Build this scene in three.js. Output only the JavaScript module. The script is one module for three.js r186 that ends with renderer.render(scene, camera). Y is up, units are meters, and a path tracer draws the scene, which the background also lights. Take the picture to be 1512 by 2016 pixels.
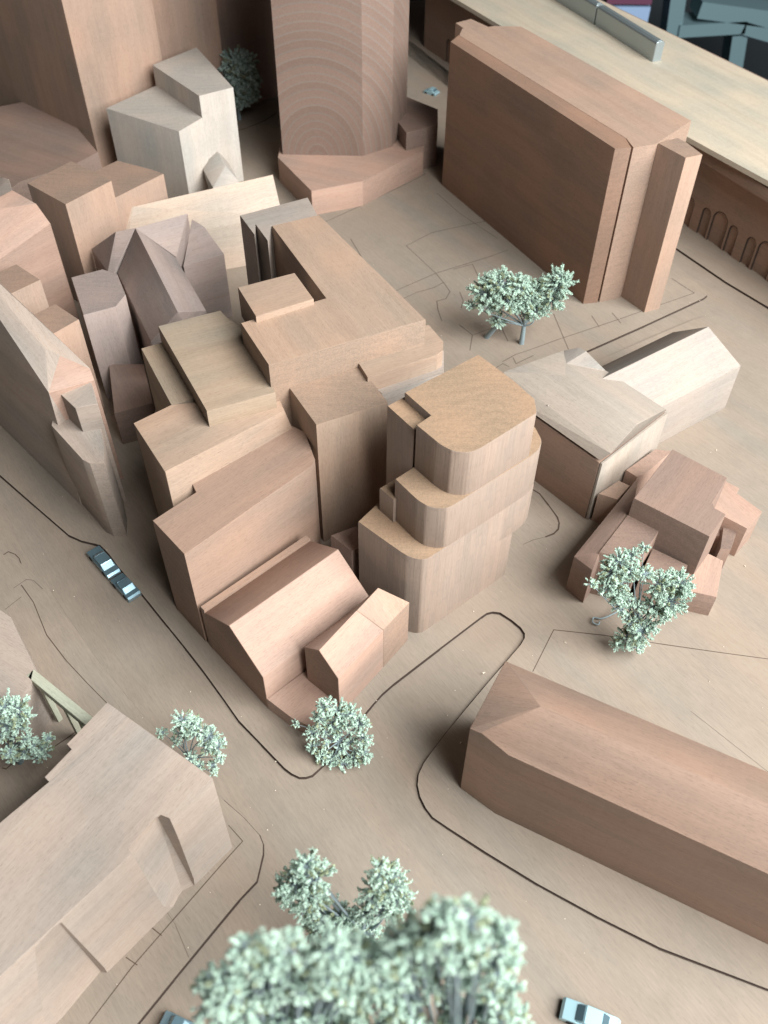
import * as THREE from 'three';
import { ConvexHull } from 'three/addons/math/ConvexHull.js';
import { mergeGeometries, toCreasedNormals } from 'three/addons/utils/BufferGeometryUtils.js';
import { Brush, Evaluator, SUBTRACTION } from 'three-bvh-csg';
import { RectAreaLightUniformsLib } from 'three/addons/lights/RectAreaLightUniformsLib.js';

// ---------------------------------------------------------------- camera, light, exposure
const scene = new THREE.Scene();
const camera = new THREE.PerspectiveCamera(59.884, 0.75, 0.01, 10);
camera.position.set(0, 0.36, 0.3276);
camera.rotation.order = 'YXZ';
camera.rotation.set(-0.8325, 0, 0.0124);
camera.focus = 0.43;
camera.userData.fStop = 18;
scene.add(camera);
const renderer = new THREE.WebGLRenderer({ antialias: true });
renderer.setSize(768, 1024);
renderer.toneMapping = THREE.LinearToneMapping;
renderer.toneMappingExposure = 1.0;
renderer.shadowMap.enabled = true;
RectAreaLightUniformsLib.init();
scene.background = new THREE.Color().setRGB(0.010, 0.011, 0.013);       // light coming back from the room
function areaLight(color, strength, w, h, pos, target) {
  const l = new THREE.RectAreaLight(color, strength, w, h);
  l.position.set(...pos); l.lookAt(...target); scene.add(l); return l;
}
areaLight(new THREE.Color().setRGB(0.965, 0.98, 0.965), 16.3, 1.1, 1.0, [0.76, 0.86, 0.50], [0.0, 0.0, -0.05]);    // tall window on the right
areaLight(new THREE.Color().setRGB(0.95, 1.0, 0.98), 1.7, 0.9, 0.9, [0.8, 1.15, 0.25], [0, 0, -0.1]);           // pale ceiling

// ---------------------------------------------------------------- helpers
let seed = 20240611;
const rnd = () => { seed = (seed + 0x6D2B79F5) | 0; let t = Math.imul(seed ^ (seed >>> 15), 1 | seed); t = (t + Math.imul(t ^ (t >>> 7), 61 | t)) ^ t; return ((t ^ (t >>> 14)) >>> 0) / 4294967296; };
const rr = (a, b) => a + (b - a) * rnd();
const taken = {};
function numbered(n) { taken[n] = (taken[n] ?? -1) + 1; return taken[n] ? `${n}_${String(taken[n]).padStart(3, '0')}` : n; }
function thing(name, label, category, x, z, group, y = 0) {
  const o = new THREE.Group(); o.name = numbered(name); o.position.set(x / 1000, y / 1000, z / 1000);
  o.userData = { label, category }; if (group) o.userData.group = group; scene.add(o); return o;
}
function part(name, geo, mat, parent) {
  const m = new THREE.Mesh(geo, mat); m.name = name; m.castShadow = m.receiveShadow = true; (parent ?? scene).add(m); return m;
}
function structure(name, geo, mat) { const m = part(numbered(name), geo, mat); m.userData.kind = 'structure'; return m; }

// ---------------------------------------------------------------- procedural wood
const hash = (x, y, s) => { let h = Math.imul(x, 374761393) ^ Math.imul(y, 668265263) ^ Math.imul(s, 2147483647 - 61); h = Math.imul(h ^ (h >>> 13), 1274126177); return ((h ^ (h >>> 16)) >>> 0) / 4294967296; };
function noise(u, v, nx, ny, s) {           // value noise, repeats over 0..1
  const x = u * nx, y = v * ny, x0 = Math.floor(x), y0 = Math.floor(y), fx = x - x0, fy = y - y0;
  const a = fx * fx * (3 - 2 * fx), b = fy * fy * (3 - 2 * fy), m = (k, n) => ((k % n) + n) % n;
  const p = hash(m(x0, nx), m(y0, ny), s), q = hash(m(x0 + 1, nx), m(y0, ny), s), r = hash(m(x0, nx), m(y0 + 1, ny), s), t = hash(m(x0 + 1, nx), m(y0 + 1, ny), s);
  return p + (q - p) * a + (r - p) * b + (p - q - r + t) * a * b;
}
function texture(n, fn, repeatX = 1, repeatY = 1, marks) {
  const val = new Float32Array(n * n), red = new Float32Array(n * n);
  for (let j = 0; j < n; j++) for (let i = 0; i < n; i++) { const [a, b] = fn(i / n, j / n); val[j * n + i] = a; red[j * n + i] = b; }
  if (marks) marks(val, n);
  const d = new Uint8Array(n * n * 4), h = new Uint8Array(n * n * 4), c = (x) => Math.max(0, Math.min(255, Math.round(255 * Math.pow(Math.max(0, x), 1 / 2.2))));
  for (let k = 0; k < n * n; k++) {
    const v = val[k], w = red[k];
    d[4 * k] = c(v * (1 + 0.10 * w)); d[4 * k + 1] = c(v * (1 - 0.03 * w)); d[4 * k + 2] = c(v * (1 - 0.10 * w)); d[4 * k + 3] = 255;
    const g = Math.max(0, Math.min(255, Math.round(v * 190))); h[4 * k] = h[4 * k + 1] = h[4 * k + 2] = g; h[4 * k + 3] = 255;
  }
  const mk = (a, srgb) => { const t = new THREE.DataTexture(a, n, n); t.wrapS = t.wrapT = THREE.RepeatWrapping; t.magFilter = THREE.LinearFilter; t.minFilter = THREE.LinearMipmapLinearFilter; t.generateMipmaps = true; if (srgb) t.colorSpace = THREE.SRGBColorSpace; t.repeat.set(repeatX, repeatY); t.needsUpdate = true; return t; };
  return { map: mk(d, true), bump: mk(h, false) };
}
function dashes(count, len, dark, slope = 0) {        // short dark pores lying along the grain
  return (val, n) => {
    for (let k = 0; k < count; k++) {
      let x = Math.floor(rnd() * n), y = rnd() * n; const l = Math.floor(len * rr(0.4, 1.6)), a = dark * rr(0.3, 1), s = slope * rr(-1, 1);
      for (let i = 0; i < l; i++) { const f = a * Math.sin(Math.PI * (i + 0.5) / l), Y = ((Math.floor(y + i * s) % n) + n) % n; val[Y * n + ((x + i) % n)] *= 1 - f; }
    }
  };
}
// side grain: u runs along the fibres
const woodSide = texture(1024, (u, v) => {
  const w = v + 0.03 * (noise(u, v, 3, 4, 11) - 0.5);
  const band = noise(u, w, 2, 9, 1), band2 = noise(u, w, 3, 34, 2), fib = noise(u, w, 14, 230, 3), fine = noise(u, w, 60, 512, 4), blot = noise(u, v, 6, 5, 5), chat = noise(u, v, 190, 7, 6);
  const late = Math.pow(noise(u, w, 2, 22, 7), 5);
  return [0.90 + 0.10 * (band - 0.5) + 0.06 * (band2 - 0.5) + 0.09 * (fib - 0.5) + 0.10 * (fine - 0.5) + 0.10 * (blot - 0.5) + 0.03 * (chat - 0.5) - 0.08 * late, 0.6 * (blot - 0.5) + 0.5 * (band - 0.5)];
}, 1, 1, dashes(11000, 12, 0.38, 0.04));
// saw-cut end grain: speckled, with faint rings
const woodEnd = texture(1024, (u, v) => {
  const x = u - 0.5, y = v - 1.4, d = Math.sqrt(x * x + y * y), ring = Math.sin(d * 95 + 6 * noise(u, v, 4, 4, 21)) * noise(u, v, 5, 5, 26), sp = noise(u, v, 330, 330, 22), sp2 = noise(u, v, 120, 120, 23), saw = noise(u, v, 6, 300, 25), blot = noise(u, v, 5, 5, 24);
  return [0.86 + 0.028 * ring + 0.20 * (sp - 0.5) + 0.12 * (sp2 - 0.5) + 0.10 * (saw - 0.5) + 0.12 * (blot - 0.5), 0.6 * (blot - 0.5) + 0.3 * (sp2 - 0.5)];
}, 1, 1, dashes(5000, 6, 0.35, 0.5));
// hand-carved side grain of the corner tower: long narrow knife facets
const woodCarved = texture(1024, (u, v) => {
  const w = v + 0.010 * (noise(u, v, 7, 9, 51) - 0.5), col = Math.floor(w * 24), off = hash(col, 1, 52), rows = 9, U = u * rows + off * 3, row = Math.floor(U), fu = U - row, fv = w * 24 - col;
  const id = hash(((col % 24) + 24) % 24, ((row % rows) + rows) % rows, 53), edge = Math.min(fv * 5, 1) * Math.min(fu * 7, 1);
  const fib = noise(u, w, 16, 260, 54), fine = noise(u, w, 70, 512, 55), blot = noise(u, v, 5, 6, 56);
  return [0.88 + 0.045 * (id - 0.5) + 0.07 * (fv - 0.5) * (id - 0.3) + 0.04 * (edge - 1) + 0.11 * (fib - 0.5) + 0.10 * (fine - 0.5) + 0.09 * (blot - 0.5), 0.2 * (id - 0.5) + 0.3 * (blot - 0.5)];
}, 1, 1, dashes(5000, 12, 0.22, 0.04));
// growth rings on the big end-grain tower
const woodRing = texture(1024, (u, v) => {
  const x = u - 0.52, y = v + 0.01, d = Math.sqrt(x * x * 1.5 + y * y) + 0.014 * noise(u, v, 5, 5, 41), s = d * 33, f = s - Math.floor(s), r = Math.floor(s);
  const tone = hash(r, 3, 42), ring = f < 0.22 ? 1 : 0.35 * (1 - f);
  return [0.82 + 0.09 * ring + 0.12 * (tone - 0.5) + 0.12 * (noise(u, v, 300, 300, 43) - 0.5) + 0.10 * (noise(u, v, 4, 4, 44) - 0.5), 0.5 - ring];
});
// the board that carries the model: straight fine veneer
const boardTex = texture(2048, (u, v) => {
  const w = v + 0.012 * (noise(u, v, 4, 6, 31) - 0.5);
  const band = noise(u, w, 2, 26, 32), fib = noise(u, w, 22, 420, 33), fine = noise(u, w, 110, 1024, 34), blot = noise(u, v, 7, 7, 35), dirt = noise(u, v, 40, 40, 36);
  return [0.92 + 0.06 * (band - 0.5) + 0.06 * (fib - 0.5) + 0.11 * (fine - 0.5) + 0.06 * (blot - 0.5) + 0.06 * (dirt - 0.5), 0.5 * (blot - 0.5) + 0.5 * (band - 0.5)];
}, 1, 1, dashes(26000, 12, 0.20, 0.03));

const mats = {};
const tones = {
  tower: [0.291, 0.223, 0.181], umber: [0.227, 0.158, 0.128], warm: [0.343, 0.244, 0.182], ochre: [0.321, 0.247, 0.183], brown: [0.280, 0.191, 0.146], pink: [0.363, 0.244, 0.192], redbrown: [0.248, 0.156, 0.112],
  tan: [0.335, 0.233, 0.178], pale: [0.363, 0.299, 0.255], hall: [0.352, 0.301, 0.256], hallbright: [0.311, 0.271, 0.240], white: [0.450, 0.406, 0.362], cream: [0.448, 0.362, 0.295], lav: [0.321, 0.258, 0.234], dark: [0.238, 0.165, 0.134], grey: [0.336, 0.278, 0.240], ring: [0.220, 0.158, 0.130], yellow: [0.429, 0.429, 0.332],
};
function wood(tone) {
  if (mats[tone]) return mats[tone];
  const mk = (t, k, b) => new THREE.MeshPhysicalMaterial({ color: new THREE.Color().setRGB(...(t === woodEnd && tone === 'tower' ? [0.335, 0.228, 0.152] : tones[tone]).map((c) => c * k)), map: t.map, bumpMap: t.bump, bumpScale: b, roughness: 0.62, specularIntensity: 0.45 });
  const end = tone === 'ring' ? mk(woodRing, 1.05, 0.00005) : mk(woodEnd, tone === 'tower' ? 1.0 : 0.92, 0.00012);
  return (mats[tone] = tone === 'ring' ? [end, end] : [tone === 'tower' ? mk(woodCarved, 1.08, 0.00022) : mk(woodSide, 1.08, 0.00008), end]);
}
const S1 = 0.15, S2 = 0.09;         // size of one repeat along and across the grain, metres
// one geometry out of flat triangles; the fibres run along g; end-grain faces go to the second material
function woodGeometry(tris, g, ringFace) {
  const side = [], end = [], ou = rnd(), ov = rnd(), n = new THREE.Vector3(), e1 = new THREE.Vector3(), e2 = new THREE.Vector3(), t = new THREE.Vector3();
  for (const tri of tris) {
    n.crossVectors(e1.subVectors(tri[1], tri[0]), e2.subVectors(tri[2], tri[0])); if (n.lengthSq() < 1e-20) continue; n.normalize();
    (Math.abs(n.dot(g)) > 0.72 ? end : side).push([tri, n.clone()]);
  }
  const pos = [], uv = [];
  for (const [list, isEnd] of [[side, false], [end, true]]) for (const [tri, m] of list) for (const p of tri) {
    pos.push(p.x, p.y, p.z);
    if (ringFace) { const a = t.set(m.z, 0, -m.x); uv.push((p.dot(a) - ringFace.dot(a)) / 0.2 + 0.5, (p.y - ringFace.y) / 0.2); }
    else if (isEnd) { const a = Math.abs(m.y) > 0.7 ? t.set(1, 0, 0) : t.set(-m.z, 0, m.x).normalize(); const A = p.dot(a), b = e1.crossVectors(m, a); uv.push(A / 0.09 + ou, p.dot(b) / 0.09 + ov); }
    else { const b = e1.crossVectors(m, g).normalize(), a = e2.crossVectors(b, m); uv.push(p.dot(a) / S1 + ou, p.dot(b) / S2 + ov); }
  }
  const geo = new THREE.BufferGeometry();
  geo.setAttribute('position', new THREE.Float32BufferAttribute(pos, 3)); geo.setAttribute('uv', new THREE.Float32BufferAttribute(uv, 2));
  const out = toCreasedNormals(geo, 0.52);
  if (side.length) out.addGroup(0, side.length * 3, 0);
  if (end.length) out.addGroup(side.length * 3, end.length * 3, 1);
  return out;
}
const grain = (a) => (a === 'v' ? new THREE.Vector3(0, 1, 0) : new THREE.Vector3(Math.cos(a * Math.PI / 180), 0, Math.sin(a * Math.PI / 180)));
const V = (x, y, z) => new THREE.Vector3(x, y, z);
// upright block over any outline, with a small chamfer round the top
function prismTris(poly, y0, y1, b = 0.00034) {
  let pts = poly.map((p) => new THREE.Vector2(p[0], p[1]));
  if (THREE.ShapeUtils.area(pts) > 0) pts = pts.reverse();          // so that outward walls face out
  const n = pts.length, ins = pts.map((p, i) => {
    const a = pts[(i + n - 1) % n], c = pts[(i + 1) % n], d1 = p.clone().sub(a).normalize(), d2 = c.clone().sub(p).normalize();
    const n1 = new THREE.Vector2(d1.y, -d1.x), n2 = new THREE.Vector2(d2.y, -d2.x), m = n1.clone().add(n2), k = Math.max(0.35, 0.5 * m.lengthSq());
    return p.clone().addScaledVector(m, b / (2 * k) );
  });
  const tris = [], quad = (a, c, d, e) => tris.push([a, c, d], [a, d, e]);
  const P = (p, y) => V(p.x, y, p.y);
  for (let i = 0; i < n; i++) { const j = (i + 1) % n; quad(P(pts[j], y0), P(pts[i], y0), P(pts[i], y1 - b), P(pts[j], y1 - b)); quad(P(pts[j], y1 - b), P(pts[i], y1 - b), P(ins[i], y1), P(ins[j], y1)); }
  for (const f of THREE.ShapeUtils.triangulateShape(ins, [])) tris.push([P(ins[f[0]], y1), P(ins[f[1]], y1), P(ins[f[2]], y1)]);
  for (const f of THREE.ShapeUtils.triangulateShape(pts, [])) tris.push([P(pts[f[0]], y0), P(pts[f[2]], y0), P(pts[f[1]], y0)]);
  // fix the winding of caps if the outline ran the other way
  const want = (T, s) => { const q = new THREE.Vector3().crossVectors(T[1].clone().sub(T[0]), T[2].clone().sub(T[0])); if (q.y * s < 0) [T[1], T[2]] = [T[2], T[1]]; };
  for (const T of tris) { const flat = Math.abs(T[0].y - T[1].y) < 1e-9 && Math.abs(T[0].y - T[2].y) < 1e-9; if (flat) want(T, T[0].y > (y0 + y1) / 2 ? 1 : -1); }
  return tris;
}
// convex block through the given points, every edge slightly broken
function hullFaces(points) {
  const h = new ConvexHull().setFromPoints(points), planes = [];
  for (const f of h.faces) {
    const nn = f.normal.clone(), d = nn.dot(f.midpoint); let pl = planes.find((q) => q.n.dot(nn) > 0.9995 && Math.abs(q.d - d) < 0.0004);
    if (!pl) planes.push(pl = { n: nn, d, pts: [] });
    let e = f.edge; do { const p = e.head().point; if (!pl.pts.some((q) => q.distanceToSquared(p) < 1e-10)) pl.pts.push(p); e = e.next; } while (e !== f.edge);
  }
  return planes;
}
function hullTris(points, b = 0.00036) {
  const inner = [];
  for (const pl of hullFaces(points)) {
    const c = new THREE.Vector3(); pl.pts.forEach((p) => c.add(p)); c.multiplyScalar(1 / pl.pts.length);
    const a = pl.pts[0].clone().sub(c).normalize(), w = new THREE.Vector3().crossVectors(pl.n, a);
    const s = pl.pts.map((p) => [p.clone().sub(c).dot(a), p.clone().sub(c).dot(w)]).sort((p, q) => Math.atan2(p[1], p[0]) - Math.atan2(q[1], q[0])), n = s.length;
    for (let i = 0; i < n; i++) {
      const p = s[i], l = s[(i + n - 1) % n], r = s[(i + 1) % n], d1 = [p[0] - l[0], p[1] - l[1]], d2 = [r[0] - p[0], r[1] - p[1]], l1 = Math.hypot(...d1), l2 = Math.hypot(...d2);
      const m = [-d1[1] / l1 - d2[1] / l2, d1[0] / l1 + d2[0] / l2], k = Math.max(0.3, 0.5 * (m[0] * m[0] + m[1] * m[1])), q = [p[0] + m[0] * b / (2 * k), p[1] + m[1] * b / (2 * k)];
      inner.push(c.clone().addScaledVector(a, q[0]).addScaledVector(w, q[1]));
    }
  }
  const h = new ConvexHull().setFromPoints(inner), tris = [];
  for (const f of h.faces) { const ps = []; let e = f.edge; do { ps.push(e.head().point.clone()); e = e.next; } while (e !== f.edge); for (let i = 1; i + 1 < ps.length; i++) tris.push([ps[0], ps[i], ps[i + 1]]); }
  return tris;
}
function building(name, label, x, z, parts, category = 'model building', group) {
  const o = thing(name, label, category, x, z, group);
  for (const p of parts) {
    const g = grain(p[3]); let tris;
    if (p[0] === 0) { const poly = []; for (let i = 0; i < p[6].length; i += 2) poly.push([(p[6][i] - x) / 1000, (p[6][i + 1] - z) / 1000]); tris = prismTris(poly, p[4] / 1000, p[5] / 1000); }
    else { const pts = []; for (let i = 0; i < p[4].length; i += 3) pts.push(V((p[4][i] - x) / 1000, p[4][i + 1] / 1000, (p[4][i + 2] - z) / 1000)); tris = hullTris(pts); }
    if (p[5]?.length && p[0] === 1) {           // notches sawn out of a block
      let body = new Brush(woodGeometry(tris, g)); body.geometry.clearGroups(); body.updateMatrixWorld(); const ev = new Evaluator(); ev.useGroups = false;
      for (const cut of p[5]) { const pts = []; for (let i = 0; i < cut.length; i += 3) pts.push(V((cut[i] - x) / 1000, cut[i + 1] / 1000, (cut[i + 2] - z) / 1000)); const c = new Brush(woodGeometry(hullTris(pts, 0.00001), g)); c.geometry.clearGroups(); c.updateMatrixWorld(); body = ev.evaluate(body, c, SUBTRACTION); }
      part(p[1], body.geometry, wood(p[2])[0], o); continue;
    }
    part(p[1], woodGeometry(tris, g, p[2] === 'ring' ? V((tris[0][0].x + tris[0][1].x) / 2, p[4] / 1000, (tris[0][0].z + tris[0][1].z) / 2) : null), wood(p[2]), o);
  }
  return o;
}
const pairs = (a) => { const r = []; for (let i = 0; i < a.length; i += 2) r.push([a[i] / 1000, a[i + 1] / 1000]); return r; };

// ---------------------------------------------------------------- the board: road level, raised pavements, scored lines
const boardMat = (k) => new THREE.MeshPhysicalMaterial({ color: new THREE.Color().setRGB(0.275 * k, 0.225 * k, 0.181 * k), map: boardTex.map, bumpMap: boardTex.bump, bumpScale: 0.00008, roughness: 0.66, specularIntensity: 0.4 });
const burnt = new THREE.MeshStandardMaterial({ color: new THREE.Color().setRGB(0.045, 0.028, 0.02), roughness: 0.9 });
const roadMat = boardMat(0.97), paveMat = boardMat(1.0);
function sheet(name, poly, y0, y1, mat, ang) {
  const tris = prismTris(poly, y0, y1, 0.00012), top = [], side = [];
  for (const t of tris) { const n = new THREE.Vector3().crossVectors(t[1].clone().sub(t[0]), t[2].clone().sub(t[0])).normalize(); (n.y > 0.9 ? top : side).push(t); }
  const pos = [], uv = [], c = Math.cos(ang), s = Math.sin(ang);
  for (const t of [...top, ...side]) for (const p of t) { pos.push(p.x, p.y, p.z); uv.push((p.x * c + p.z * s) / 0.30, (-p.x * s + p.z * c) / 0.30); }
  const g = new THREE.BufferGeometry(); g.setAttribute('position', new THREE.Float32BufferAttribute(pos, 3)); g.setAttribute('uv', new THREE.Float32BufferAttribute(uv, 2)); g.computeVertexNormals();
  g.addGroup(0, top.length * 3, 0); g.addGroup(top.length * 3, side.length * 3, 1);
  return structure(name, g, [mat, burnt]);
}
const roadY = -0.0014;
sheet('ground', pairs([-385,-1000, -159,-1291.7, 199.7,-601.5, 307.8,-419.5, 406.1,-275.8, 700,700, -700,700, -700,-420, -385,-560]), -0.022, roadY, roadMat, 0.92);
const pave = sheet('pavement', pairs([-620,-330, -242.2,-47.2, -217.7,-24.7, -191.8,-1.7, -167.9,19.3, -160.3,23.1, -149.6,26.1, -143.8,31.9, -137.3,40.3, -121.2,58.1, -105.2,77, -94.5,89.6, -84.1,102.2, -73.7,115.6, -64.3,128, -52.8,139.6, -41.8,150.7, -38.3,153.3, -34.9,154.9, -32.2,154.8, -29.7,153.9, -26.8,151, -24.1,147.7, -18,139.1, -11.1,129.8, -7.6,123.9, -3.8,118.6, 0.1,113.5, 5.5,108, 27.4,88.3, 48.9,69.2, 51.6,67, 54.7,66.1, 58.4,66.6, 63.9,71.2, 67.9,75.6, 69.4,78.9, 69.1,81.6, 66.7,85.7, 49.3,107.1, 29.4,132.3, 22.8,141.5, 18.6,147.8, 16.3,153, 15.8,157.7, 16.8,162.9, 19.1,168, 21.9,171.9, 27.7,176, 43.8,186.7, 63.1,198.8, 85.4,211.1, 106.9,221.9, 143.9,235.7, 175.6,245.8, 700,150, 700,-190, 255.5,-160.5, 239.6,-180.8, 230.5,-185.9, 223,-186.9, 210.3,-181.9, 176.6,-160.6, 127.9,-128.9, 106.6,-115.1, 102,-116.6, 100.3,-121.6, 103.2,-127.3, 115.7,-136, 133,-146, 175.9,-174.8, 223.3,-207.5, 226.7,-211.3, 227.1,-216.3, 223.6,-224.5, 145.8,-406.7, 93.2,-526.7, 48.1,-621.9, 6.7,-703.3, -100,-1000, -385,-1000, -385,-560]), roadY, 0, paveMat, 0.92);
sheet('forecourt', pairs([286.1,-162.8, 266,-198, 244.5,-228.2, 217.6,-273.7, 178,-337.1, 106.6,-457.3, 19.2,-632.8, 6.7,-660.8, -120,-1000, -159,-1291.7, 199.7,-601.5, 307.8,-419.5, 406.1,-275.8, 700,-100]), roadY, 0, paveMat, 0.92);
sheet('pavement', pairs([-292.9,1.9, -212.6,27.8, -191.5,36.1, -170.8,52.4, -156.3,71.1, -132.3,100.1, -113.5,120.1, -94.5,138.9, -81,153.1, -66.3,165.5, -56.8,173.1, -49.7,180.2, -47.7,184.1, -47.4,188.3, -48.8,199, -55,206.3, -63.3,217.7, -75.9,235.2, -86.2,249.7, -102.7,272, -146.3,317.3, -700,500, -700,0]), roadY, 0, paveMat, 0.86);
// scored lines, cut as narrow dark grooves
const scoreMat = new THREE.MeshStandardMaterial({ color: new THREE.Color().setRGB(0.07, 0.045, 0.032), roughness: 0.95 });
const faintMat = new THREE.MeshStandardMaterial({ color: new THREE.Color().setRGB(0.105, 0.078, 0.06), roughness: 0.95 });
function score(list, w, mat = scoreMat, y = 0.00006, closed = false) {
  const p = pairs(list), pos = []; const n = p.length;
  for (let i = 0; i + 1 < n + (closed ? 1 : 0); i++) {
    const a = p[i], b = p[(i + 1) % n], dx = b[0] - a[0], dz = b[1] - a[1], l = Math.hypot(dx, dz), ux = dx / l, uz = dz / l, h = w / 2, k0 = h * rr(0.75, 1.2), k1 = h * rr(0.75, 1.2);
    const A = [a[0] - uz * k0 - ux * h * 0.4, y, a[1] + ux * k0 - uz * h * 0.4], B = [b[0] - uz * k1 + ux * h * 0.4, y, b[1] + ux * k1 + uz * h * 0.4], C = [b[0] + uz * k1 + ux * h * 0.4, y, b[1] - ux * k1 + uz * h * 0.4], D = [a[0] + uz * k0 - ux * h * 0.4, y, a[1] - ux * k0 - uz * h * 0.4];
    pos.push(...A, ...C, ...B, ...A, ...D, ...C); y += 0.000004;
  }
  const g = new THREE.BufferGeometry(); g.setAttribute('position', new THREE.Float32BufferAttribute(pos, 3)); g.computeVertexNormals();
  part('score_line', g, mat, pave);
}
const kerb = (list) => score(list, 0.0009, burnt, roadY + 0.00008);
kerb([-242.2,-47.2, -217.7,-24.7, -191.8,-1.7, -167.9,19.3, -160.3,23.1, -149.6,26.1, -143.8,31.9, -137.3,40.3, -121.2,58.1, -105.2,77, -94.5,89.6, -84.1,102.2, -73.7,115.6, -64.3,128, -52.8,139.6, -41.8,150.7, -38.3,153.3, -34.9,154.9, -32.2,154.8, -29.7,153.9, -26.8,151, -24.1,147.7, -18,139.1, -11.1,129.8, -7.6,123.9, -3.8,118.6, 0.1,113.5, 5.5,108, 27.4,88.3, 48.9,69.2, 51.6,67, 54.7,66.1, 58.4,66.6, 63.9,71.2, 67.9,75.6, 69.4,78.9, 69.1,81.6, 66.7,85.7, 49.3,107.1, 29.4,132.3, 22.8,141.5, 18.6,147.8, 16.3,153, 15.8,157.7, 16.8,162.9, 19.1,168, 21.9,171.9, 27.7,176, 43.8,186.7, 63.1,198.8, 85.4,211.1, 106.9,221.9, 143.9,235.7, 175.6,245.8]); kerb([100.3,-121.6, 103.2,-127.3, 115.7,-136, 133,-146, 175.9,-174.8, 223.3,-207.5, 226.7,-211.3, 227.1,-216.3, 223.6,-224.5]); kerb([286.1,-162.8, 266,-198, 244.5,-228.2, 217.6,-273.7, 178,-337.1, 106.6,-457.3, 19.2,-632.8, 6.7,-660.8]); kerb([-66.3,165.5, -56.8,173.1, -49.7,180.2, -47.7,184.1, -47.4,188.3, -48.8,199, -55,206.3, -63.3,217.7, -75.9,235.2, -86.2,249.7, -102.7,272]);
score([71.1,100.5, 83.8,76.6, 108.2,79.5, 134.5,84.1, 162.9,88.7, 195.5,93.6], 0.00042);
score([192.1,105.1, 185.8,86.9, 154.6,140.4, 142.9,123.1].slice(0, 2).concat([141.1,120.5, 168.1,149.8]).slice(2), 0.0002, faintMat);
score([-62.7,176.5, -56.1,183, -62.8,191.7, -79.5,214.2, -91.8,230.9, -103.5,249.9, -110.9,260], 0.00034);
score([-87.7,216.5, -82.8,219.7], 0.0004); score([-94.7,227.6, -90,230.2], 0.0004);
score([-84.9,208.2, -78.3,215.6, -71.2,227.3], 0.0002, faintMat); 
score([-183.5,53.2, -174.4,63.9, -162.7,83.3, -149.8,97.5, -137.4,109.3, -125.6,120], 0.0004);
score([-186.8,55.2, -181.9,49.6, -178.1,50.2, -172,55.6], 0.0003, faintMat, 0.0001);
score([-197.4,42.9, -194.3,44.5, -190.3,44.8, -188.2,42.1, -188.1,38.7, -190.3,34.7, -193.2,32, -197.2,30.3, -200.2,33.5], 0.0005, scoreMat, -0.00134);
score([-187.2,68.5, -181.4,60.6], 0.0003, faintMat);
score([-167.1,151.5, -161.8,152.8, -159.3,149.5, -150.8,146.5, -143.2,141.5, -137.7,136.5, -134.3,132], 0.0005);
score([-150.2,127.6, -157.1,123.3, -153,117.3], 0.0003, faintMat);
score([82.6,-19.1, 86.8,-15.3, 90.9,-6.5, 94.6,2.2, 95.1,6.6, 94.1,11, 91.2,14.3, 86.6,16.6], 0.0009);
score([86.6,16.6, 79.8,18.8, 74.1,22.1], 0.0003, faintMat);
score([-32.6,221, -27.4,214.3], 0.0005, scoreMat, -0.00134); score([-16.3,225.8, -12.3,219.5], 0.0004, scoreMat, -0.00134); score([-5.3,219.9, -1.8,222.2], 0.0004, scoreMat, -0.00134);
// plaza joints
for (const l of [
  [-48.6,-304.3, -25.6,-325.8, 15.1,-366.2, 31.4,-384], [14.3,-271.2, 34,-290.5, 55.9,-299.9, 86.4,-312.8], [14.3,-271.2, 35.4,-234.7, 76.5,-257.9, 90.5,-267.3], [6.7,-212.2, 35.4,-234.7],
  [35.4,-234.7, 40.5,-223.1, 33.8,-216.6, 21,-210, 10.2,-201.1], [40.5,-223.1, 44.8,-211.8, 41.6,-203, 35.1,-199.8, 35.5,-189.5, 37.8,-176.6], [48.6,-240.3, 62.7,-247.3, 66.1,-230.8, 72.1,-221.2], [51.6,-211.3, 53.6,-200.8, 51.8,-192.2],
  [57.7,-161, 77.3,-172.7, 104.5,-185, 123.5,-197.4], [77.3,-172.7, 81,-154.8], [115.1,-186.4, 120.3,-145.7], [141.1,-184.6, 144.4,-171.8], [155.7,-188.4, 159.7,-176.8], [75.8,-133.1, 84.8,-140.7, 93.5,-145.2, 115.1,-157.7, 129.7,-165.3, 159.8,-181.4, 191.1,-198.8, 218.2,-213.6, 210.8,-224.3, 205.8,-231.9],
  [82.8,-137.4, 84.2,-131.1, 96.3,-139.8], [70.4,-126.2, 75.7,-131, 79.4,-127.9], [49.7,-172.2, 57.7,-161, 55.1,-144.4], [-28,-280.3, -15.7,-245.6, -0.6,-219.6], [39.8,-351.7, 56.8,-319.9, 84.1,-282.9],
]) score(l, 0.00055, faintMat);
// kerb island behind, by the shaded tree
score([-147.3,-454.3, -130.1,-462.8, -113.6,-479.8, -103.6,-497], 0.0010); 

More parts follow.
